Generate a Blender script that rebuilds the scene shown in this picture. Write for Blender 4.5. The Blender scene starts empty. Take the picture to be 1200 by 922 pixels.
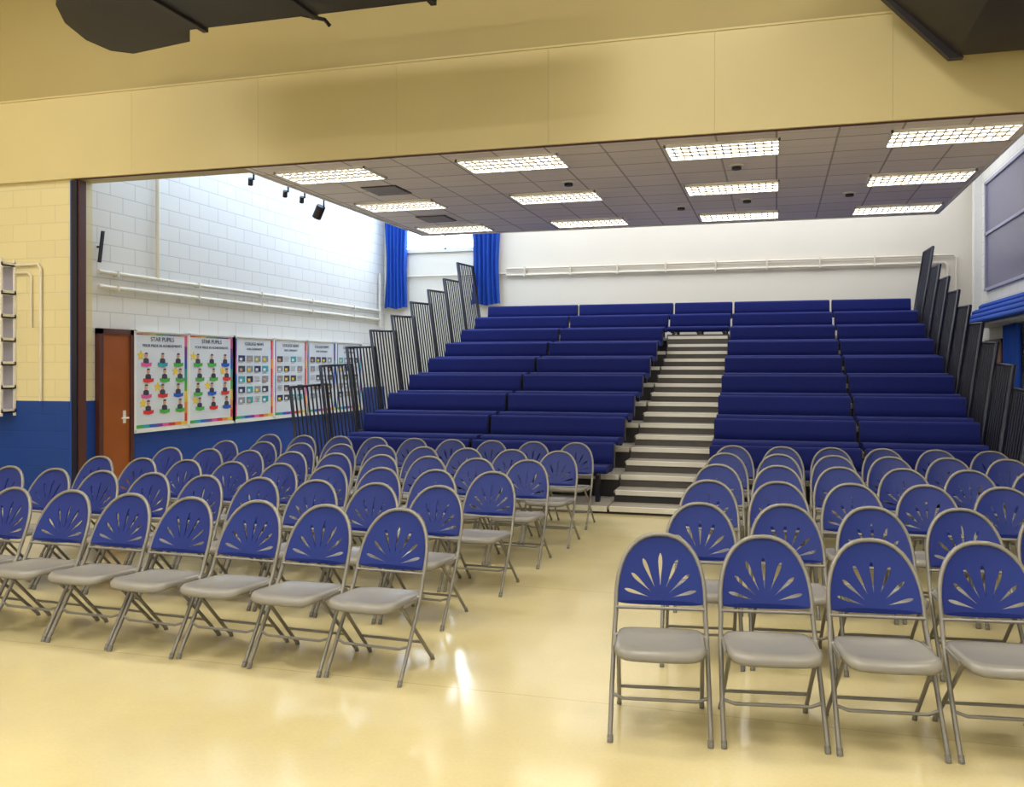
import bpy, math, random
from mathutils import Vector, Matrix
random.seed(7)
S = bpy.context.scene
try:
    S.view_settings.view_transform = 'Standard'
except Exception: pass

# ------------------------------------------------------------ materials
def srgb(r, g, b):
    f = lambda c: (c/255/12.92) if c/255 <= 0.04045 else ((c/255+0.055)/1.055)**2.4
    return (f(r), f(g), f(b), 1)

def new_mat(name):
    m = bpy.data.materials.new(name); m.use_nodes = True
    nt = m.node_tree
    return m, nt, nt.nodes, nt.links, nt.nodes['Principled BSDF']

def pmat(name, col, rough=0.5, metal=0.0, var=0.06, scale=8.0, bump=0.0, spec=0.5, coat=0.0):
    m, nt, N, L, b = new_mat(name)
    b.inputs['Roughness'].default_value = rough
    b.inputs['Metallic'].default_value = metal
    b.inputs['Specular IOR Level'].default_value = spec
    b.inputs['Coat Weight'].default_value = coat
    tc = N.new('ShaderNodeTexCoord'); no = N.new('ShaderNodeTexNoise')
    no.inputs['Scale'].default_value = scale; no.inputs['Detail'].default_value = 4
    L.new(tc.outputs['Object'], no.inputs['Vector'])
    mx = N.new('ShaderNodeMix'); mx.data_type = 'RGBA'
    mx.inputs[6].default_value = tuple(c*(1-var) for c in col[:3])+(1,)
    mx.inputs[7].default_value = tuple(min(1, c*(1+var)) for c in col[:3])+(1,)
    L.new(no.outputs['Fac'], mx.inputs[0]); L.new(mx.outputs[2], b.inputs['Base Color'])
    if bump > 0:
        bp = N.new('ShaderNodeBump'); bp.inputs['Strength'].default_value = bump
        bp.inputs['Distance'].default_value = 0.01
        L.new(no.outputs['Fac'], bp.inputs['Height']); L.new(bp.outputs['Normal'], b.inputs['Normal'])
    return m

def emat(name, col, strength):
    m, nt, N, L, b = new_mat(name)
    b.inputs['Base Color'].default_value = col
    b.inputs['Emission Color'].default_value = col
    b.inputs['Emission Strength'].default_value = strength
    return m

def block_mat(name, upper, lower=None, split=1.27, bw=0.44, bh=0.22, mort=0.007, mcol=0.8, rough=0.55):
    """painted blockwork: courses in world metres, optional dado colour below split"""
    m, nt, N, L, b = new_mat(name)
    b.inputs['Roughness'].default_value = rough
    geo = N.new('ShaderNodeNewGeometry'); sep = N.new('ShaderNodeSeparateXYZ')
    L.new(geo.outputs['Position'], sep.inputs[0])
    add = N.new('ShaderNodeMath'); add.operation = 'ADD'
    L.new(sep.outputs['X'], add.inputs[0]); L.new(sep.outputs['Y'], add.inputs[1])
    cmb = N.new('ShaderNodeCombineXYZ'); L.new(add.outputs[0], cmb.inputs['X']); L.new(sep.outputs['Z'], cmb.inputs['Y'])
    br = N.new('ShaderNodeTexBrick'); L.new(cmb.outputs[0], br.inputs['Vector'])
    br.inputs['Scale'].default_value = 1; br.inputs['Brick Width'].default_value = bw
    br.inputs['Row Height'].default_value = bh; br.inputs['Mortar Size'].default_value = mort
    br.inputs['Mortar Smooth'].default_value = 0.3
    br.inputs['Color1'].default_value = (1, 1, 1, 1); br.inputs['Color2'].default_value = (.965, .965, .965, 1)
    br.inputs['Mortar'].default_value = (mcol, mcol, mcol, 1)
    base = N.new('ShaderNodeMix'); base.data_type = 'RGBA'
    base.inputs[6].default_value = upper; base.inputs[7].default_value = lower or upper
    lt = N.new('ShaderNodeMath'); lt.operation = 'LESS_THAN'; lt.inputs[1].default_value = split
    L.new(sep.outputs['Z'], lt.inputs[0]); L.new(lt.outputs[0], base.inputs[0])
    mul = N.new('ShaderNodeMix'); mul.data_type = 'RGBA'; mul.blend_type = 'MULTIPLY'; mul.inputs[0].default_value = 1
    L.new(base.outputs[2], mul.inputs[6]); L.new(br.outputs['Color'], mul.inputs[7])
    L.new(mul.outputs[2], b.inputs['Base Color'])
    bp = N.new('ShaderNodeBump'); bp.invert = True; bp.inputs['Strength'].default_value = 0.4; bp.inputs['Distance'].default_value = 0.006
    L.new(br.outputs['Fac'], bp.inputs['Height']); L.new(bp.outputs['Normal'], b.inputs['Normal'])
    return m

def tile_mat(name, col, line, w=0.6, h=0.6, mort=0.012, rough=0.8):
    m, nt, N, L, b = new_mat(name)
    b.inputs['Roughness'].default_value = rough
    geo = N.new('ShaderNodeNewGeometry')
    br = N.new('ShaderNodeTexBrick'); L.new(geo.outputs['Position'], br.inputs['Vector'])
    br.offset = 0; br.inputs['Scale'].default_value = 1
    br.inputs['Brick Width'].default_value = w; br.inputs['Row Height'].default_value = h
    br.inputs['Mortar Size'].default_value = mort
    br.inputs['Color1'].default_value = col; br.inputs['Color2'].default_value = tuple(c*.93 for c in col[:3])+(1,)
    br.inputs['Mortar'].default_value = line
    b2 = N.new('ShaderNodeTexBrick'); L.new(geo.outputs['Position'], b2.inputs['Vector'])
    b2.offset = 0; b2.inputs['Scale'].default_value = 1
    b2.inputs['Brick Width'].default_value = w*2; b2.inputs['Row Height'].default_value = h/2
    b2.inputs['Mortar Size'].default_value = mort*.5
    b2.inputs['Color1'].default_value = b2.inputs['Color2'].default_value = (1, 1, 1, 1)
    b2.inputs['Mortar'].default_value = (.75, .75, .75, 1)
    mul = N.new('ShaderNodeMix'); mul.data_type = 'RGBA'; mul.blend_type = 'MULTIPLY'; mul.inputs[0].default_value = 1
    L.new(br.outputs['Color'], mul.inputs[6]); L.new(b2.outputs['Color'], mul.inputs[7])
    L.new(mul.outputs[2], b.inputs['Base Color'])
    return m

def floor_mat():
    m, nt, N, L, b = new_mat('vinyl_floor')
    geo = N.new('ShaderNodeNewGeometry')
    no = N.new('ShaderNodeTexNoise'); no.inputs['Scale'].default_value = 1.3; no.inputs['Detail'].default_value = 5
    L.new(geo.outputs['Position'], no.inputs['Vector'])
    n2 = N.new('ShaderNodeTexNoise'); n2.inputs['Scale'].default_value = 60; n2.inputs['Detail'].default_value = 3
    L.new(geo.outputs['Position'], n2.inputs['Vector'])
    av = N.new('ShaderNodeMath'); av.operation = 'MULTIPLY_ADD'; av.inputs[1].default_value = 0.35
    L.new(n2.outputs['Fac'], av.inputs[0]); L.new(no.outputs['Fac'], av.inputs[2])
    cr = N.new('ShaderNodeValToRGB'); L.new(av.outputs[0], cr.inputs[0])
    cr.color_ramp.elements[0].position = 0.35; cr.color_ramp.elements[0].color = srgb(202, 188, 140)
    cr.color_ramp.elements[1].position = 0.95; cr.color_ramp.elements[1].color = srgb(220, 207, 160)
    br = N.new('ShaderNodeTexBrick')
    br.offset = 0; br.inputs['Scale'].default_value = 1; br.inputs['Brick Width'].default_value = 400
    mp = N.new('ShaderNodeMapping'); mp.inputs['Location'].default_value = (100, -.05, 0)
    L.new(geo.outputs['Position'], mp.inputs['Vector']); L.new(mp.outputs[0], br.inputs['Vector'])
    br.inputs['Row Height'].default_value = 2.05; br.inputs['Mortar Size'].default_value = 0.003
    br.inputs['Color1'].default_value = br.inputs['Color2'].default_value = (1, 1, 1, 1)
    br.inputs['Mortar'].default_value = (.75, .7, .62, 1)
    mul = N.new('ShaderNodeMix'); mul.data_type = 'RGBA'; mul.blend_type = 'MULTIPLY'; mul.inputs[0].default_value = 1
    L.new(cr.outputs[0], mul.inputs[6]); L.new(br.outputs['Color'], mul.inputs[7])
    L.new(mul.outputs[2], b.inputs['Base Color'])
    mr = N.new('ShaderNodeMapRange'); mr.inputs['To Min'].default_value = 0.07; mr.inputs['To Max'].default_value = 0.2
    L.new(no.outputs['Fac'], mr.inputs['Value']); L.new(mr.outputs[0], b.inputs['Roughness'])
    b.inputs['IOR'].default_value = 1.55
    bp = N.new('ShaderNodeBump'); bp.inputs['Strength'].default_value = 0.08; bp.inputs['Distance'].default_value = 0.02
    n3 = N.new('ShaderNodeTexNoise'); n3.inputs['Scale'].default_value = 4
    L.new(geo.outputs['Position'], n3.inputs['Vector'])
    L.new(n3.outputs['Fac'], bp.inputs['Height']); L.new(bp.outputs['Normal'], b.inputs['Normal'])
    return m

M = {}
M['floor'] = floor_mat()
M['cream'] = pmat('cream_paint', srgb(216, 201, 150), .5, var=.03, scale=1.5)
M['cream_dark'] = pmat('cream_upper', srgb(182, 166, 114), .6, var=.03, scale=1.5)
M['block_cream'] = block_mat('cream_blockwork', srgb(226, 213, 166), srgb(16, 62, 145), mcol=.88)
M['block_white'] = block_mat('white_blockwork', srgb(226, 223, 216), srgb(16, 62, 150), mcol=.74)
M['wall_back'] = pmat('back_wall_paint', srgb(230, 222, 206), .6, var=.03, scale=1)
M['ceil_tile'] = tile_mat('ceiling_tiles', srgb(244, 234, 234), srgb(185, 175, 178))
M['white'] = pmat('white_paint', srgb(230, 228, 222), .45)
M['louvre'] = pmat('louvre_metal', srgb(120, 112, 96), .5)
M['dark'] = pmat('dark_metal', srgb(38, 34, 40), .5, var=.15)
M['duct'] = pmat('duct_black', srgb(45, 40, 44), .55, var=.2, scale=3)
M['navy'] = pmat('navy_rail', srgb(14, 15, 38), .4)
M['frame'] = pmat('chair_frame_grey', srgb(134, 131, 125), .38, metal=.35, scale=20)
M['seat'] = pmat('chair_seat_grey', srgb(138, 135, 129), .26, scale=15, bump=.05)
M['back'] = pmat('chair_back_blue', srgb(12, 38, 118), .42, scale=15, var=.05, spec=.35)
M['rubber'] = pmat('rubber_foot', srgb(120, 117, 112), .7)
M['bench'] = pmat('bench_fabric', srgb(8, 24, 98), .8, var=.18, scale=40, bump=.1, spec=.3)
M['riser'] = pmat('riser_dark', srgb(48, 45, 48), .6, var=.15)
M['step_riser'] = pmat('step_riser_grey', srgb(88, 84, 80), .6, var=.15)
M['tread'] = pmat('tread_carpet', srgb(160, 154, 144), .85, var=.1, scale=60)
M['nosing'] = pmat('alu_nosing', srgb(228, 224, 212), .4, metal=.1, var=.05)
M['curtain'] = pmat('blue_curtain', srgb(16, 72, 170), .8, var=.1)
M['door'] = pmat('door_wood', srgb(150, 80, 30), .4, var=.25, scale=3)
M['brown'] = pmat('brown_trim', srgb(80, 40, 30), .5)
M['pipe'] = pmat('painted_pipe', srgb(222, 214, 196), .45)
M['lamp'] = emat('lamp_diffuser', (1, .96, .85, 1), 9.5)
M['hall_lamp'] = emat('hall_lamp', (1, .96, .86, 1), 33)
M['sky'] = emat('skylight_glass', (.6, .76, 1, 1), 6)  # cool glow of the added panel over the left gap
M['sky2'] = emat('skylight_glass_b', (.9, .94, 1, 1), 4.0)  # pale glow of the added panel above the back rows
M['win'] = emat('window_glass', (.7, .86, 1, 1), 14)
M['glass_dim'] = pmat('dim_glass', srgb(112, 110, 136), .25)
M['winframe'] = pmat('window_frame', srgb(160, 158, 178), .5)

# ------------------------------------------------------------ mesh builder
class MB:
    def __init__(s): s.v = []; s.f = []; s.m = []; s.sm = []; s.mats = []
    def mi(s, key):
        mat = M[key] if isinstance(key, str) else key
        if mat not in s.mats: s.mats.append(mat)
        return s.mats.index(mat)
    def add(s, vs, fs, key, smooth=False):
        o = len(s.v); k = s.mi(key)
        s.v += [tuple(p) for p in vs]
        for f in fs: s.f.append([i+o for i in f]); s.m.append(k); s.sm.append(smooth)
    def box(s, x0, x1, y0, y1, z0, z1, key):
        if x0 > x1: x0, x1 = x1, x0
        if y0 > y1: y0, y1 = y1, y0
        if z0 > z1: z0, z1 = z1, z0
        vs = [(x0,y0,z0),(x1,y0,z0),(x1,y1,z0),(x0,y1,z0),(x0,y0,z1),(x1,y0,z1),(x1,y1,z1),(x0,y1,z1)]
        s.add(vs, [(3,2,1,0),(4,5,6,7),(0,1,5,4),(1,2,6,5),(2,3,7,6),(3,0,4,7)], key)
    def prism(s, pts, a0, a1, axis, key, smooth=False):
        def mk(p, a):
            return {'x': (a, p[0], p[1]), 'y': (p[0], a, p[1]), 'z': (p[0], p[1], a)}[axis]
        n = len(pts)
        vs = [mk(p, a0) for p in pts]+[mk(p, a1) for p in pts]
        s.add(vs, [tuple(range(n))[::-1], tuple(range(n, 2*n))], key)
        s.add(vs, [(i, (i+1) % n, n+(i+1) % n, n+i) for i in range(n)], key, smooth)
    def tube(s, path, r, key, seg=8, caps=True):
        P = [Vector(p) for p in path]; n = len(P); rings = []
        t0 = (P[1]-P[0]).normalized()
        up = Vector((0,0,1)) if abs(t0.z) < .9 else Vector((0,1,0))
        nrm = t0.cross(up).normalized()
        for i in range(n):
            if i == 0: t = (P[1]-P[0])
            elif i == n-1: t = (P[-1]-P[-2])
            else: t = (P[i+1]-P[i]).normalized()+(P[i]-P[i-1]).normalized()
            t.normalize()
            nrm = (nrm - t*nrm.dot(t)).normalized(); bi = t.cross(nrm)
            rings.append([P[i]+(nrm*math.cos(a)+bi*math.sin(a))*r for a in [2*math.pi*j/seg for j in range(seg)]])
        vs = [v for R in rings for v in R]
        fs = [(i*seg+j, i*seg+(j+1) % seg, (i+1)*seg+(j+1) % seg, (i+1)*seg+j) for i in range(n-1) for j in range(seg)]
        s.add(vs, fs, key, True)
        if caps: s.add(rings[0]+rings[-1], [tuple(range(seg))[::-1], tuple(range(seg, 2*seg))], key)
    def mesh(s, name):
        me = bpy.data.meshes.new(name); me.from_pydata(s.v, [], s.f)
        for m in s.mats: me.materials.append(m)
        for p, k, sm in zip(me.polygons, s.m, s.sm): p.material_index = k; p.use_smooth = sm
        me.update()
        import bmesh
        bm = bmesh.new(); bm.from_mesh(me)
        bmesh.ops.recalc_face_normals(bm, faces=bm.faces); bm.to_mesh(me); bm.free()
        return me
    def obj(s, name, parent=None, bevel=0, seg=2):
        o = bpy.data.objects.new(name, s.mesh(name)); S.collection.objects.link(o)
        if parent: o.parent = parent
        if bevel:
            b = o.modifiers.new('bevel', 'BEVEL'); b.width = bevel; b.segments = seg
            b.limit_method = 'ANGLE'
            for p in o.data.polygons: p.use_smooth = True
            w = o.modifiers.new('wn', 'WEIGHTED_NORMAL')
        return o

def empty(name, loc=(0,0,0)):
    e = bpy.data.objects.new(name, None); S.collection.objects.link(e); e.location = loc; return e

def simple(name, *a, bevel=0):
    b = MB(); b.box(*a); return b.obj(name, bevel=bevel)

# ------------------------------------------------------------ key dimensions
XL, XR = -8.475, 3.62          # rear hall side walls
YH, YB = 8.59, 17.1            # opening plane, rear wall
ZH = 4.05                      # opening soffit / suspended ceiling
FL, FR, FY = -12.0, 6.5, -4.0  # front hall
# ---- shell
simple('floor', FL-.2, FR+.2, FY, YB+.2, -.1, 0, 'floor')
simple('wall_left_rear', XL-.2, XL, YH+.25, YB, 0, 5.8, 'block_white')
simple('wall_back', XL-.2, XR+.2, YB, YB+.2, 0, 5.8, 'wall_back')
simple('wall_right_rear', XR, XR+.2, YH+.25, YB, 0, 5.8, 'block_white')
simple('wall_left_front', FL-.2, FL, FY, YH, 0, 7, 'block_cream')
simple('wall_right_front', FR, FR+.2, FY, YH, 0, 7, 'block_cream')
b = MB(); b.box(FL, XL, YH, YH+.25, 0, ZH, 'block_cream'); b.obj('wall_front_left')
b = MB(); b.box(XR, FR, YH, YH+.25, 0, ZH, 'block_cream'); b.obj('wall_front_right')
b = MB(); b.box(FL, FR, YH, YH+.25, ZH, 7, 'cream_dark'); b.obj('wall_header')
b = MB()
xs = [FL, -10.3, -7.6, -5.84, -4.08, -2.33, -.6, 1.07, 2.8, 4.5, FR]
for a, c in zip(xs, xs[1:]): b.box(a+.001, c-.001, YH-.06, YH-.001, ZH, 5.07, 'cream')
b.obj('trim_header_beam')
b = MB(); b.box(FL, FR, YH-.075, YH-.001, 5.07, 5.09, 'cream'); b.obj('trim_header_ledge')
b = MB(); b.box(XL, XR, YH-.03, YH-.01, ZH-.014, ZH-.001, 'brown'); b.obj('trim_soffit')
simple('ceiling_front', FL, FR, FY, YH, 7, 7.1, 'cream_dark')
simple('ceiling_rear_upper', XL, XR, YH+.25, YB, 5.8, 5.9, 'white')
# suspended ceiling
CX0, CX1, CY1 = -6.08, 2.36, 13.8
b = MB(); b.box(CX0, CX1, YH+.25, CY1, ZH, ZH+.14, 'ceil_tile'); b.box(CX0, CX1, YH+.0, YH+.25, ZH-.006, ZH-.001, 'ceil_tile')
b.box(CX0-.03, CX0, YH+.25, CY1+.03, ZH-.02, ZH+.16, 'white'); b.box(CX1, CX1+.03, YH+.25, CY1+.03, ZH-.02, ZH+.16, 'white')
b.box(CX0, CX1, CY1, CY1+.03, ZH-.02, ZH+.16, 'white'); b.obj('ceiling')

# luminaires
def luminaire(cx, cy):
    b = MB(); w, h = 1.2, .6; z = ZH-.002
    x0, x1, y0, y1 = cx-w/2, cx+w/2, cy-h/2, cy+h/2
    b.box(x0+.02, x1-.02, y0+.02, y1-.02, z-.006, z, 'lamp')
    t = .022
    for q in ((x0, x1, y0, y0+t), (x0, x1, y1-t, y1), (x0, x0+t, y0, y1), (x1-t, x1, y0, y1)):
        b.box(*q, z-.03, z, 'white')
    for i in range(1, 14):
        x = x0+i*w/14; b.box(x-.006, x+.006, y0+t, y1-t, z-.02, z-.006, 'louvre')
    for i in range(1, 4):
        y = y0+i*h/4; b.box(x0+t, x1-t, y-.016, y+.016, z-.02, z-.006, 'louvre')
    b.obj('ceiling_luminaire')
for cx in (-5.25, -2.92, -.56, 1.70):
    for cy in (9.16, 11.13, 13.22): luminaire(cx, cy)
def vent(cx, cy):
    b = MB(); z = ZH-.002; s = .25
    b.box(cx-s, cx+s, cy-s, cy+s, z-.01, z, 'dark')
    for i in range(7):
        y = cy-s+.04+i*.07; b.box(cx-s+.02, cx+s-.02, y-.008, y+.008, z-.025, z-.01, 'winframe')
    b.obj('air_vent')
vent(-5.0, 10.15); vent(-5.2, 12.3)
for x, y in ((-2.55, 10.3), (-.45, 9.95), (-.4, 12.0), (.95, 11.9), (-1.35, 12.3)):
    b = MB(); z = ZH-.002
    n = 16
    for r0, z0, z1, k in ((.085, z-.02, z, 'white'), (.055, z-.05, z-.02, 'dark')):
        b.prism([(x+r0*math.cos(2*math.pi*i/n), y+r0*math.sin(2*math.pi*i/n)) for i in range(n)], z0, z1, 'z', k, True)
    b.obj('smoke_detector')

# added overhead glow panels with bars, to light rear walls and top bleachers
b = MB(); b.box(-8.2, -6.5, 9.2, 16.6, 5.76, 5.79, 'sky')
for i in range(8): b.box(-8.25, -6.45, 9.2+i*1.057-.03, 9.2+i*1.057+.03, 5.72, 5.79, 'white')
b.obj('window_skylight_1')
b = MB(); b.box(-5.8, 3.2, 14.3, 16.6, 5.76, 5.79, 'sky2')
for i in range(8): b.box(-5.8+i*1.28-.03, -5.8+i*1.28+.03, 14.3, 16.6, 5.72, 5.79, 'white')
b.obj('window_skylight_2')
b = MB(); b.box(-8.05, -5.95, YB-.02, YB-.001, 4.3, 5.2, 'win')
for x in (-8.08, -7.0, -5.95): b.box(x-.03, x+.03, YB-.05, YB-.001, 4.27, 5.23, 'white')
b.box(-8.1, -5.9, YB-.05, YB-.001, 4.22, 4.3, 'white'); b.box(-8.1, -5.9, YB-.05, YB-.001, 5.2, 5.28, 'white')
b.obj('window_1')
# curtains
def curtain(x0, x1, y, z0, z1, name='curtain', gather=0.0):
    b = MB(); nx, nz = 48, 14; vs = []
    for j in range(nz+1):
        t = j/nz; z = z0+(z1-z0)*t
        sq = 1-gather*math.sin(math.pi*min(1, t*1.3))*.5
        for i in range(nx+1):
            u = i/nx; cx = (x0+x1)/2
            x = cx+(x0-cx+(x1-x0)*u)*sq
            vs.append((x, y-.07+.045*math.sin(u*38+.6*math.sin(t*3))+.015*math.sin(u*17+t*4), z+.02*math.sin(u*9)*(1-t)))
    b.add(vs, [(j*(nx+1)+i, j*(nx+1)+i+1, (j+1)*(nx+1)+i+1, (j+1)*(nx+1)+i) for j in range(nz) for i in range(nx)], 'curtain', True)
    b.obj(name)
curtain(-8.4, -7.85, YB-.08, 3.0, 5.3, gather=.2); curtain(-6.36, -5.7, YB-.08, 3.04, 5.3, gather=.25)
b = MB(); b.tube([(-8.45, YB-.15, 5.32), (-5.6, YB-.15, 5.32)], .015, 'white'); b.obj('curtain_rail')

# ------------------------------------------------------------ pipes / conduit
b = MB()
for z in (2.93, 2.74): b.tube([(XL+.05, YH+.3, z), (XL+.05, YB-.3, z)], .028, 'pipe')
b.tube([(XL+.06, YB-.35, 2.6), (XL+.06, YB-.35, 3.75)], .025, 'pipe')
b.tube([(XL+.05, 9.95, 2.93), (XL+.05, 9.95, 5.7)], .028, 'pipe')
for y in [9.2+i*1.6 for i in range(5)]:
    for z in (2.93, 2.74): b.box(XL, XL+.085, y-.012, y+.012, z-.035, z+.035, 'pipe')
b.obj('wall_pipes_side')
b = MB()
b.tube([(-5.6, YB-.05, 3.66), (3.05, YB-.05, 3.66), (3.1, YB-.05, 3.6), (3.1, YB-.05, 2.9)], .026, 'pipe')
b.tube([(-5.6, YB-.05, 3.8), (3.2, YB-.05, 3.8), (3.25, YB-.05, 3.75), (3.25, YB-.05, 2.9)], .02, 'pipe')
b.tube([(-8.3, YB-.05, 3.7), (-5.6, YB-.05, 3.7)], .02, 'pipe')
for i in range(9): b.box(-5.2+i, -5.17+i, YB-.08, YB, 3.62, 3.84, 'pipe')
b.obj('wall_pipes_rear')

# ------------------------------------------------------------ jamb, door, rack on the left
b = MB(); b.box(XL-.03, XL+.05, YH-.05, YH+.05, 0, ZH-.015, 'navy'); b.box(XL+.05, XL+.068, YH-.03, YH+.08, 0, ZH-.015, 'brown')
b.box(XL-.07, XL-.03, YH-.03, YH-.001, 0, ZH-.015, M['curtain']); b.obj('trim_opening_jamb')
b = MB(); b.box(XL+.001, XL+.05, 8.95, 9.42, .01, 2.13, 'door')
b.box(XL+.001, XL+.07, 9.42, 9.48, 0, 2.2, 'brown'); b.box(XL+.001, XL+.07, 8.88, 8.95, 0, 2.2, 'brown'); b.box(XL+.001, XL+.07, 8.88, 9.48, 2.13, 2.2, 'brown')
b.box(XL+.05, XL+.056, 9.30, 9.35, .95, 1.12, 'nosing'); b.tube([(XL+.09, 9.36, 1.02), (XL+.09, 9.24, 1.02)], .012, 'nosing')
b.obj('door_1')
b = MB(); b.prism([(XL+.02, 3.05), (XL+.045, 3.05), (XL+.1, 3.45), (XL+.075, 3.45)], 8.9, 8.94, 'y', 'dark'); b.tube([(XL, 8.92, 3.25), (XL+.06, 8.92, 3.25)], .015, 'dark'); b.obj('wall_bracket')
# open shelf rack
b = MB()
for x in (-9.98, -9.44):
    for y in (YH-.22, YH-.03): b.box(x, x+.025, y, y+.025, 1.08, 3.07, 'white')
for z in (1.12, 1.42, 1.72, 2.02, 2.32, 2.62, 2.98):
    b.box(-9.98, -9.415, YH-.22, YH-.005, z, z+.018, 'white')
    b.box(-9.98, -9.415, YH-.225, YH-.215, z, z+.05, 'white'); b.box(-9.425, -9.415, YH-.22, YH-.005, z, z+.05, 'white')
b.box(-9.95, -9.43, YH-.012, YH-.002, 1.12, 3.0, 'winframe'); b.obj('wall_shelf_rack')
b = MB(); b.tube([(-9.4, YH-.03, 3.0), (-9.05, YH-.03, 3.0), (-9.0, YH-.03, 2.95), (-9.0, YH-.03, 1.27)], .018, 'pipe')
b.tube([(-9.4, YH-.03, 2.9), (-9.2, YH-.03, 2.9), (-9.15, YH-.03, 2.85), (-9.15, YH-.03, 2.2)], .014, 'pipe')
b.obj('wall_conduit')

# spot lights along ceiling edge
root = empty('spotlight_track')
b = MB(); b.box(-6.24, -6.2, 8.9, 11.0, ZH+.03, ZH+.06, 'dark'); b.obj('track', root)
for y, s in ((9.0, .6), (9.75, .6), (10.15, .6), (10.65, 1.3)):
    b = MB(); x = -6.22
    b.tube([(x, y, ZH+.05), (x, y, ZH-.08*s)], .012, 'dark')
    b.tube([(x-.03, y-.02, ZH-.05*s), (x-.1*s, y+.02, ZH-.17*s)], .05*s, 'dark', seg=12); b.obj('spot_head', root)

# ------------------------------------------------------------ notice boards with posters
def cmat(name, r, g, bb): 
    if name not in M: M[name] = pmat(name, srgb(r, g, bb), .5, var=.03)
    return name
COL = [cmat('p_red', 215, 50, 50), cmat('p_orange', 235, 140, 40), cmat('p_yellow', 235, 200, 60), cmat('p_green', 80, 170, 70),
       cmat('p_teal', 50, 160, 170), cmat('p_blue', 40, 90, 190), cmat('p_purple', 120, 60, 150), cmat('p_pink', 220, 90, 150)]
cmat('p_paper', 214, 218, 224); cmat('p_skin', 205, 155, 125); cmat('p_suit', 62, 62, 80); cmat('p_grey', 140, 145, 155); cmat('p_ink', 40, 50, 90)
def poster(y0, y1, z0, z1, kind, root):
    X = XL+.05; b = MB()
    def q(a, c, d, e, k, lay): b.box(X+.002*lay, X+.002*lay+.0015, a, c, d, e, k)
    def poly(pts, k, lay): b.prism(pts, X+.002*lay, X+.002*lay+.0015, 'x', k)
    q(y0, y1, z0, z1, 'p_paper', 1)
    W, Hh = y1-y0, z1-z0
    n = 16
    pal = COL if kind == 0 else (['p_red', 'p_orange', 'p_pink', 'p_red'] if kind == 1 else ['p_blue', 'p_teal', 'p_purple', 'p_blue'])
    for i in range(n):
        a = z0+Hh*i/n; c = z0+Hh*(i+1)/n
        q(y1-.05, y1, a, c, pal[(i//2) % len(pal)], 2)
        if kind: q(y0, y0+.05, a, c, COL[5 if kind == 2 else 7-(i//3) % 3], 2)
    for i in range(n):
        a = y0+W*i/n; c = y0+W*(i+1)/n; q(a, c, z0, z0+.045, COL[(i//2+3) % 8], 3)
        if kind == 0: q(a, c, z1-.014, z1, COL[(i//2) % 8], 3)
    if kind == 0:
        for r in range(4):
            for c in range(3):
                cy = y0+.19+c*(W-.38)/2+(.04 if r % 2 else 0); cz = z1-.36-r*.22
                if (r, c) in ((0, 0), (2, 1), (3, 0), (1, 2)):
                    R = .075; poly([(cy-.1+R*(1 if i % 2 == 0 else .45)*math.sin(math.pi*i/5), cz+.06+R*(1 if i % 2 == 0 else .45)*math.cos(math.pi*i/5)) for i in range(10)], 'p_yellow', 3)
                poly([(cy-.055, cz-.05), (cy+.055, cz-.05), (cy+.05, cz+.01), (cy+.02, cz+.025), (cy-.02, cz+.025), (cy-.05, cz+.01)], 'p_suit', 3)
                poly([(cy+.03*math.cos(i*.785), cz+.058+.038*math.sin(i*.785)) for i in range(8)], 'p_skin', 4)
                poly([(cy+.033*math.cos(i*.785), cz+.078+.025*math.sin(i*.785)) for i in range(5)], 'p_suit', 5)
                k = COL[random.choice((0, 3, 4, 5, 6, 7, 3, 0))]
                poly([(cy-.1, cz-.035), (cy-.095, cz-.085), (cy, cz-.1), (cy+.095, cz-.085), (cy+.1, cz-.035), (cy, cz-.05)], k, 6)
    else:
        for r in range(5):
            z = z1-.27-r*.17
            for c in range(4):
                a = y0+.09+c*(W-.18)/4
                if random.random() < .75:
                    q(a, a+(W-.18)/4-.04, z-.1, z, random.choice(['p_grey', 'p_ink', 'p_suit', 'p_teal', 'p_grey']), 3)
                    q(a+.03, a+.1, z-.085, z-.04, random.choice(['p_skin', 'p_paper', 'p_yellow']), 4)
                    q(a, a+.12, z-.12, z-.112, 'p_grey', 3)
                else:
                    for l in range(5): q(a, a+.14+.03*random.random(), z-.02*l-.01, z-.02*l-.004, 'p_grey', 3)
    b.obj('poster', root)
    lines = [('STAR PUPILS', .085), ('YOUR PRIDE IN ACHIEVEMENTS', .055)] if kind == 0 else [('COLLEGE NEWS', .07), ('OUR COMMUNITY', .05)]
    zt = z1-.1
    for t, sz in lines:
        c = bpy.data.curves.new('title', 'FONT'); c.body = t; c.size = sz; c.extrude = .001; c.align_x = 'CENTER'
        c.materials.append(M['p_ink'])
        o = bpy.data.objects.new('poster_title', c); S.collection.objects.link(o); o.parent = root
        o.rotation_euler = (math.pi/2, 0, math.pi/2); o.location = (X+.009, (y0+y1)/2, zt); zt -= .08
PZ0, PZ1 = .86, 2.16
segs = [(9.53, 10.55, 0), (10.6, 11.62, 0), (11.68, 12.72, 1), (12.77, 13.79, 1), (13.84, 14.84, 2), (14.9, 15.9, 2)]
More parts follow.
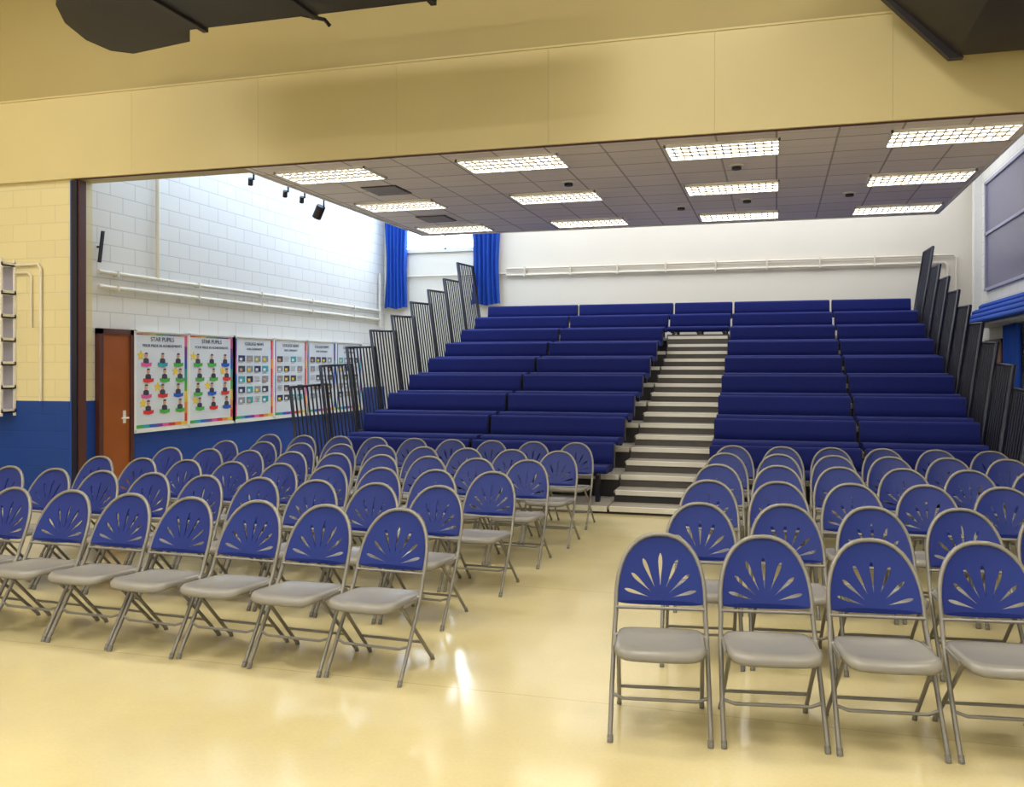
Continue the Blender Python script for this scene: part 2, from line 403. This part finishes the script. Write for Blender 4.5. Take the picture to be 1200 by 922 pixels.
for g in ((0, 1), (2, 3), (4, 5)):
    root = empty('notice_board', (0, 0, 0))
    a, c = segs[g[0]][0]-.03, segs[g[1]][1]+.03
    b = MB(); b.box(XL+.001, XL+.05, a, c, PZ0-.03, PZ1+.03, 'white')
    for q in ((a-.01, c+.01, PZ0-.06, PZ0-.02), (a-.01, c+.01, PZ1+.02, PZ1+.05)): b.box(XL+.001, XL+.075, *q, 'white')
    for y in (a, segs[g[0]][1]+.025, c): b.box(XL+.001, XL+.075, y-.018, y+.018, PZ0-.05, PZ1+.05, 'white')
    b.obj('board', root)
    for i in g: poster(segs[i][0], segs[i][1], PZ0, PZ1, segs[i][2], root)

# ------------------------------------------------------------ right side: window, door, mat, cloth
b = MB(); b.box(XR-.02, XR-.001, 11, 16.3, 3.1, 4.95, 'glass_dim')
for z in (3.07, 4.05, 4.95): b.box(XR-.05, XR-.001, 10.95, 16.35, z-.025, z+.025, 'winframe')
for y in (10.97, 13.2, 16.3): b.box(XR-.05, XR-.001, y-.03, y+.03, 3.05, 4.98, 'winframe')
b.obj('window_2')
b = MB(); b.box(XR-.12, XR-.001, 16.75, 16.95, 0, 5.5, 'white'); b.obj('trim_column')
b = MB(); b.box(XR-.05, XR-.001, 15.2, 16.2, .01, 2.1, 'door'); b.box(XR-.06, XR-.001, 15.12, 15.2, 0, 2.17, 'brown'); b.box(XR-.06, XR-.001, 16.2, 16.28, 0, 2.17, 'brown'); b.box(XR-.06, XR-.001, 15.12, 16.28, 2.1, 2.17, 'brown')
b.obj('door_2')
b = MB()
for i in range(4):
    z = 2.42+i*.1
    b.prism([(XR-.5+.11*i, z), (XR-.01, z), (XR-.01, z+.09), (XR-.44+.11*i, z+.09), (XR-.5+.11*i, z+.05)], 11.5, 16.2, 'y', 'curtain')
b.box(XR-.4, XR-.001, 11.6, 16.1, 2.38, 2.42, 'white')
b.obj('folded_gym_mats', bevel=.02)
b = MB(); vs = []; nx = 24
for j, z in enumerate((1.3, 2.36)):
    for i in range(nx+1): vs.append((XR-.1+.04*math.sin(i*1.3), 13.9+i*.035, z))
b.add(vs, [(i, i+1, nx+2+i, nx+1+i) for i in range(nx)], 'curtain', True); b.obj('hanging_cloth')

# ------------------------------------------------------------ ducts
b = MB()
pts = [(-1.5,7.0),(-5.6,7.0),(-5.75,7.25),(-6.55,7.38),(-6.72,7.25),(-6.74,6.95),(-6.6,6.55),(-6.35,6.2),(-6.0,5.9),(-5.4,5.7),(-1.5,5.7)]
b.prism(pts, 5.0, 5.75, 'z', 'duct')
for x in (-5.4, -4.2, -3.0): b.box(x-.03, x+.03, 5.66, 7.04, 4.97, 5.79, 'dark')
for x in (-5.0, -2.4): 
    for y in (5.9, 6.8): b.tube([(x, y, 5.7), (x, y, 7)], .015, 'dark')
b.tube([(-4.35, 6.98, 5.02), (-4.15, 7.12, 5.0), (-4.1, 7.12, 4.94)], .02, 'dark')
b.obj('air_duct', bevel=.012)
b = MB()
b.prism([(1.56, 4.5), (6.3, 4.5), (6.3, 5.6), (.9, 5.6), (.95, 5.12)], 6.2, 8.2, 'y', 'duct')
b.prism([(1.5, 4.47), (1.62, 4.47), (1.05, 5.16), (.9, 5.12)], 8.16, 8.24, 'y', 'dark')
for y in (6.3, 7.3): b.tube([(3, y, 5.6), (3, y, 7)], .015, 'dark')
b.obj('air_duct', bevel=.012)

# hall lamps (front hall)
for x in (-9, -5, -1, 3):
    for y in (-2, 1.5, 4.6):
        b = MB(); b.box(x-.75, x+.75, y-.3, y+.3, 6.9, 6.93, 'hall_lamp'); b.box(x-.78, x+.78, y-.33, y+.33, 6.93, 7, 'white'); b.obj('hall_ceiling_lamp')

# ------------------------------------------------------------ retractable seating
SY1, PIT, RISE, N = 10.14, .757, .271, 9
def plat(k): return .08+RISE*(k-1)
def yback(k): return SY1+PIT*(k-1)
def yfr(k): return yback(k)-.62
BX0, BX1, A0, A1 = -5.72, 2.36, -1.90, -.80
root = empty('retractable_bleacher')
b = MB()
for k in range(1, N+1):
    y0 = yfr(k); y1 = yfr(k+1)+.02 if k < N else yback(k)+.35
    for xa, xb in ((BX0, A0), (A1, BX1)):
        b.box(xa, xb, y0, y1, plat(k)-.05, plat(k), 'tread')
        b.box(xa, xb, y0+.02, y0+.05, max(0.0, plat(k)-RISE), plat(k)-.05, 'riser')
        b.box(xa, xb, y0-.004, y0+.03, plat(k)-.055, plat(k)+.003, 'nosing')
for x in (BX0, A0-.04, A1, BX1-.04):
    for k in range(1, N+1):
        y1 = yfr(k+1) if k < N else yback(k)+.35
        b.box(x, x+.04, yfr(k)+.03, y1+.03, 0, plat(k)-.05, 'riser')
b.obj('platform_deck', root)
b = MB()
st = []
for k in range(1, 8):
    st.append((yfr(k), plat(k))); st.append((yfr(k)+PIT/2, plat(k)+RISE/2))
st.append((yfr(8), plat(8)))
for i, (y, z) in enumerate(st):
    yn = st[i+1][0] if i+1 < len(st) else yback(9)+.35
    zp = st[i-1][1] if i else 0
    b.box(A0+.01, A1-.01, y, yn+.03, z-.03, z, 'tread')
    b.box(A0+.01, A1-.01, y+.02, y+.04, zp, z-.03, 'step_riser' if i > 1 else 'riser')
    b.box(A0+.03, A1-.03, y-.008, y+.05, z-.05, z+.004, 'nosing')
y8 = yfr(8)+.12
b.box(A0+.01, A1-.01, y8, y8+.25, plat(8), plat(8)+.30, 'step_riser')
for dz in (.13, .27): b.box(A0+.03, A1-.03, y8-.02, y8+.05, plat(8)+dz-.05, plat(8)+dz, 'nosing')
b.box(A0+.01, A1-.01, yfr(9), yback(9)+.35, plat(9)-.04, plat(9), 'tread'); b.box(A0+.01, A1-.01, yfr(9)+.02, yfr(9)+.05, plat(8), plat(9)-.04, 'riser')
b.obj('aisle_steps', root)
cb = MB(); fb = MB()
def bench(k, xa, xb):
    z = plat(k); y = yback(k); xa += .015; xb -= .015
    lo, hi, th = z+.40, z+.69, .075
    n = 8; prof = []
    f = lambda zz: y-.05+(zz-lo)*.16
    prof += [(f(lo)-th/2, lo+.01), (f(lo+.13)-th/2-.012, lo+.13), (f(hi-.06)-th/2, hi-.05)]
    for i in range(n+1):
        a = math.pi-math.pi*i/n
        prof.append((f(hi)+math.cos(a)*(th/2+.008), hi-.04+math.sin(a)*.04))
    prof += [(f(lo)+th/2, lo)]
    cb.prism(prof, xa, xb, 'x', 'bench', True)
    sy0, sy1 = y-.50, y-.07
    prof = [(sy0+.03, z+.36), (sy0, z+.385), (sy0, z+.415), (sy0+.03, z+.445), (sy0+.1, z+.45), (sy1, z+.435), (sy1, z+.36)]
    cb.prism(prof, xa, xb, 'x', 'bench', True)
    L = xb-xa
    for t in (.08, .5, .92):
        x = xa+L*t
        fb.box(x-.025, x+.025, y-.30, y-.22, z, z+.36, 'navy'); fb.box(x-.03, x+.03, y-.45, y-.04, z+.33, z+.362, 'navy')
        fb.box(x-.02, x+.02, y-.03, y+.02, z+.33, z+.6, 'navy')
    for x in (xa-.008, xb-.004):
        fb.prism([(y-.06, z+.38), (y+.02, z+.38), (y+.075, z+.67), (y-.035, z+.67)], x, x+.012, 'x', 'navy')
for k in range(1, N+1):
    for xa, xb in ((BX0+.02, -3.81), (-3.79, A0-.02), (A1+.02, .95), (.97, BX1-.02)): bench(k, xa, xb)
    if k >= 8: bench(k, A0, A1)
cb.obj('bench_cushions', root); fb.obj('bench_frames', root)
def rail(k, side):
    b = MB(); x0 = BX0-.3 if side < 0 else BX1+.06
    ya = 9.72+PIT*(k-1); yb = ya+.92
    zb = plat(k)+.12; zt = 1.43+.282*(k-1)+(.12 if k == N else 0)
    lean = .16
    def P(y, z): return (x0+side*lean*(z-zb), y+.06*(z-zb), z)
    b.tube([P(ya, zb), P(ya, zt), P(yb, zt+.03), P(yb, zb), P(ya, zb)], .026, 'navy', seg=6)
    n = 9
    for i in range(1, n):
        y = ya+(yb-ya)*i/n; b.tube([P(y, zb), P(y, zt+.02)], .013, 'navy', seg=5)
    for y in (ya+.12, yb-.12): b.tube([P(y, zb), (x0, y, max(0, zb-.45)), (x0-side*.3 if side < 0 else x0-.1, y, max(0.02, zb-.45))], .018, 'navy', seg=6)
    b.obj('guard_rail_%s_%d' % ('l' if side < 0 else 'r', k), root)
for k in range(1, N+1): rail(k, -1); rail(k, 1)

# ------------------------------------------------------------ folding chair
def chair_mesh():
    b = MB()
    fy = lambda z: (-.22+z*(.27/.44)) if z < .44 else (.05+(z-.44)*.42)
    a_, b_, n_ = .214, .305, 2.35; z0 = .555
    def R(t, a, bb): return 1/((abs(math.cos(t))/a)**n_+(abs(math.sin(t))/bb)**n_)**(1/n_)
    path = [(-.226, fy(.0)+.003, 0.012), (-.224, fy(.2), .2), (-.22, fy(.40), .40), (-.218, fy(.44)+.004, .45), (-.215, fy(.5), .5)]
    hoop = []
    for i in range(25):
        t = math.pi-math.pi*i/24; r = R(t, a_, b_)
        x, z = r*math.cos(t), z0+r*math.sin(t); hoop.append((x, fy(z), z))
    path = path+hoop+[(-p[0], p[1], p[2]) for p in path[::-1]]
    b.tube(path, .0115, 'frame', seg=8)
    for s in (-1, 1):
        b.tube([(s*.19, -.17, .415), (s*.192, -.12, .38), (s*.205, .215, .012)], .0105, 'frame', seg=8)
        b.tube([(s*.2245, fy(0), 0), (s*.2245, fy(0)+.014, .03)], .0135, 'rubber', seg=8)
        b.tube([(s*.2055, .222, 0), (s*.2045, .205, .03)], .0125, 'rubber', seg=8)
        b.box(s*.208, s*.216, -.15, .09, .395, .415, 'frame')
        b.tube([(s*.2, fy(.41), .41), (s*.226, fy(.41), .41)], .012, 'frame', seg=8)
    b.tube([(-.223, fy(.18), .18), (-.17, fy(.165)-.004, .165), (.17, fy(.165)-.004, .165), (.223, fy(.18), .18)], .008, 'frame', seg=6)
    b.tube([(-.2, .105, .135), (.2, .105, .135)], .008, 'frame', seg=6)
    b.tube([(-.2, -.165, .415), (.2, -.165, .415)], .009, 'frame', seg=6)
    b.tube([(-.213, fy(.5)+.004, .53), (.213, fy(.5)+.004, .53)], .008, 'frame', seg=6)
    # moulded seat
    ns = 48
    prof = [(.35, -.011), (.7, -.008), (.88, 0), (.955, -.001), (.99, -.009), (1.0, -.02), (.995, -.036), (.96, -.034), (.9, -.016)]
    cx, cy, hw, hd = 0, -.065, .207, .205
    ZS = .432
    vs = [(0, cy, ZS-.012)]
    for sc, dz in prof:
        for i in range(ns):
            t = 2*math.pi*i/ns; n4 = 7
            rr = 1/((abs(math.cos(t)))**n4+(abs(math.sin(t)))**n4)**(1/n4)
            ux, uy = rr*math.cos(t), rr*math.sin(t)
            x = ux*hw*sc; y = cy+uy*hd*sc-(.018*(1-ux*ux) if uy < 0 else 0)*abs(uy)*sc
            roll = -.018*max(0, -uy*sc-.8)/.2
            vs.append((x, y, ZS+dz+(-(y-cy))*.06+roll))
    fs = [(0, 1+i, 1+(i+1) % ns) for i in range(ns)]
    for j in range(len(prof)-1):
        for i in range(ns): fs.append((1+j*ns+i, 1+j*ns+(i+1) % ns, 1+(j+1)*ns+(i+1) % ns, 1+(j+1)*ns+i))
    fs.append(tuple(1+(len(prof)-1)*ns+i for i in range(ns)))
    b.add(vs, fs, 'seat', True)
    # fan backrest : polar grid, petal-shaped open columns
    cs = [17, 41, 65.5, 90, 114.5, 139, 163]
    rad = [.03, .15, .24, .29, .35, .43, .52, .60, .67, .73, .78, .82, .86, .94, 1.0]
    def rng(c):
        k = abs(c-90)/73
        return .22+.03*k, .72+.13*k*k
    cols = [('f', 0)]
    def w(c, r):
        a, e = rng(c); t = (r-a)/(e-a)
        if t <= 0 or t >= 1: return .5
        return .5+3.2*(math.sin(math.pi*t**1.6))**.6*(.7+.3*t)
    def bound(j, r):
        k = cols[j]
        if k[0] == 'f': return math.radians(k[1])
        return math.radians(k[1]+k[2]*w(k[1], r))
    opens = set()
    for n, c in enumerate(cs):
        if n > 0: cols.append(('f', (cs[n-1]+c)/2))
        cols.append(('s', c, -1)); opens.add((len(cols)-1, c)); cols.append(('s', c, 1))
    cols.append(('f', 180))
    th = .009
    def pt(j, i, off):
        t = bound(j, rad[i]); r = R(t, .205, .296)*rad[i]
        x, z = r*math.cos(t), z0+r*math.sin(t)
        curve = .03*(1-(x/.21)**2)
        edge = -.004*((rad[i])**6)
        return (x, fy(z)+curve*.9*(1-.3*((z-z0)/.3))-.004+off+edge, z)
    nr = len(rad); nj = len(cols)
    vs = [pt(j, i, -th/2) for j in range(nj) for i in range(nr)]+[pt(j, i, th/2) for j in range(nj) for i in range(nr)]
    O = nj*nr
    oc = {j: c for j, c in opens}
    def is_open(j, i):
        if j not in oc: return False
        a, e = rng(oc[j]); m = (rad[i]+rad[i+1])/2
        return a < m < e
    cells = set((j, i) for j in range(nj-1) for i in range(nr-1) if not is_open(j, i))
    fs = []; sd = []
    for j, i in cells:
        a, c, d, e = j*nr+i, (j+1)*nr+i, (j+1)*nr+i+1, j*nr+i+1
        fs.append((a, c, d, e)); fs.append((O+e, O+d, O+c, O+a))
        for dj, di, p, q in ((0, -1, a, c), (1, 0, c, d), (0, 1, d, e), (-1, 0, e, a)):
            if (j+dj, i+di) not in cells: sd.append((q, p, O+p, O+q))
    b.add(vs, fs, 'back', True); b.add(vs, sd, 'back', False)
    c0 = (0, fy(z0)+.023, z0)
    hub = [(c0[0], c0[1]-th/2, c0[2])]+[pt(j, 0, -th/2) for j in range(nj)]
    b.add(hub, [(0, j+1, j+2) for j in range(nj-1)], 'back')
    lip = []
    for i in range(17):
        x = -.203+.406*i/16; y = fy(z0)+.027*(1-(x/.21)**2)-.004
        zl = z0-.02*(1-(x/.21)**2)**.5 if abs(x) < .21 else z0
        lip += [(x, y-th/2, z0+.004), (x, y-th/2, zl), (x, y+th/2, zl), (x, y+th/2, z0+.004)]
    fs = []
    for i in range(16):
        o = i*4
        for k in range(4): fs.append((o+k, o+(k+1) % 4, o+4+(k+1) % 4, o+4+k))
    b.add(lip, fs, 'back')
    me = b.mesh('folding_chair'); return me
CH = chair_mesh()
def place(x, y, rot):
    o = bpy.data.objects.new('folding_chair', CH); S.collection.objects.link(o)
    o.location = (x, y, 0); o.rotation_euler = (0, 0, rot)
rows_l = [(4.52, -2.15, 9), (5.46, -2.30, 9), (6.3, -2.19, 9), (7.2, -2.16, 9), (8.05, -2.10, 9), (8.95, -2.14, 9)]
for y, x0, n in rows_l:
    for i in range(n):
        x = x0-.492*i
        place(x, y-.21-.04*(x+2.15)+random.uniform(-.012, .012), math.radians(-2.3+random.uniform(-1, 1)))
rows_r = [(4.18, -.535, .13), (5.2, -.43, .11), (6.26, -.47, .07), (7.28, -.48, .06), (8.25, -.47, .04), (9.05, -.44, .03)]
for y, x0, s in rows_r:
    for i in range(7):
        x = x0+.500*i
        place(x, y-.21+s*(x-x0)+random.uniform(-.012, .012), math.atan(s)+math.radians(random.uniform(-1, 1)))

# ------------------------------------------------------------ world + camera
w = bpy.data.worlds.new('world'); S.world = w; w.use_nodes = True
bg = w.node_tree.nodes['Background']; bg.inputs[0].default_value = (1, .96, .88, 1); bg.inputs[1].default_value = 0.9
cam = bpy.data.cameras.new('cam'); co = bpy.data.objects.new('camera', cam); S.collection.objects.link(co)
cam.sensor_width = 36; cam.lens = 36*980/1200
cam.shift_x = -50/1200; cam.shift_y = -31/1200
co.location = (0, 0, 1.7); co.rotation_euler = (math.pi/2, 0, math.radians(14.86))
cam.clip_start = .05; S.camera = co
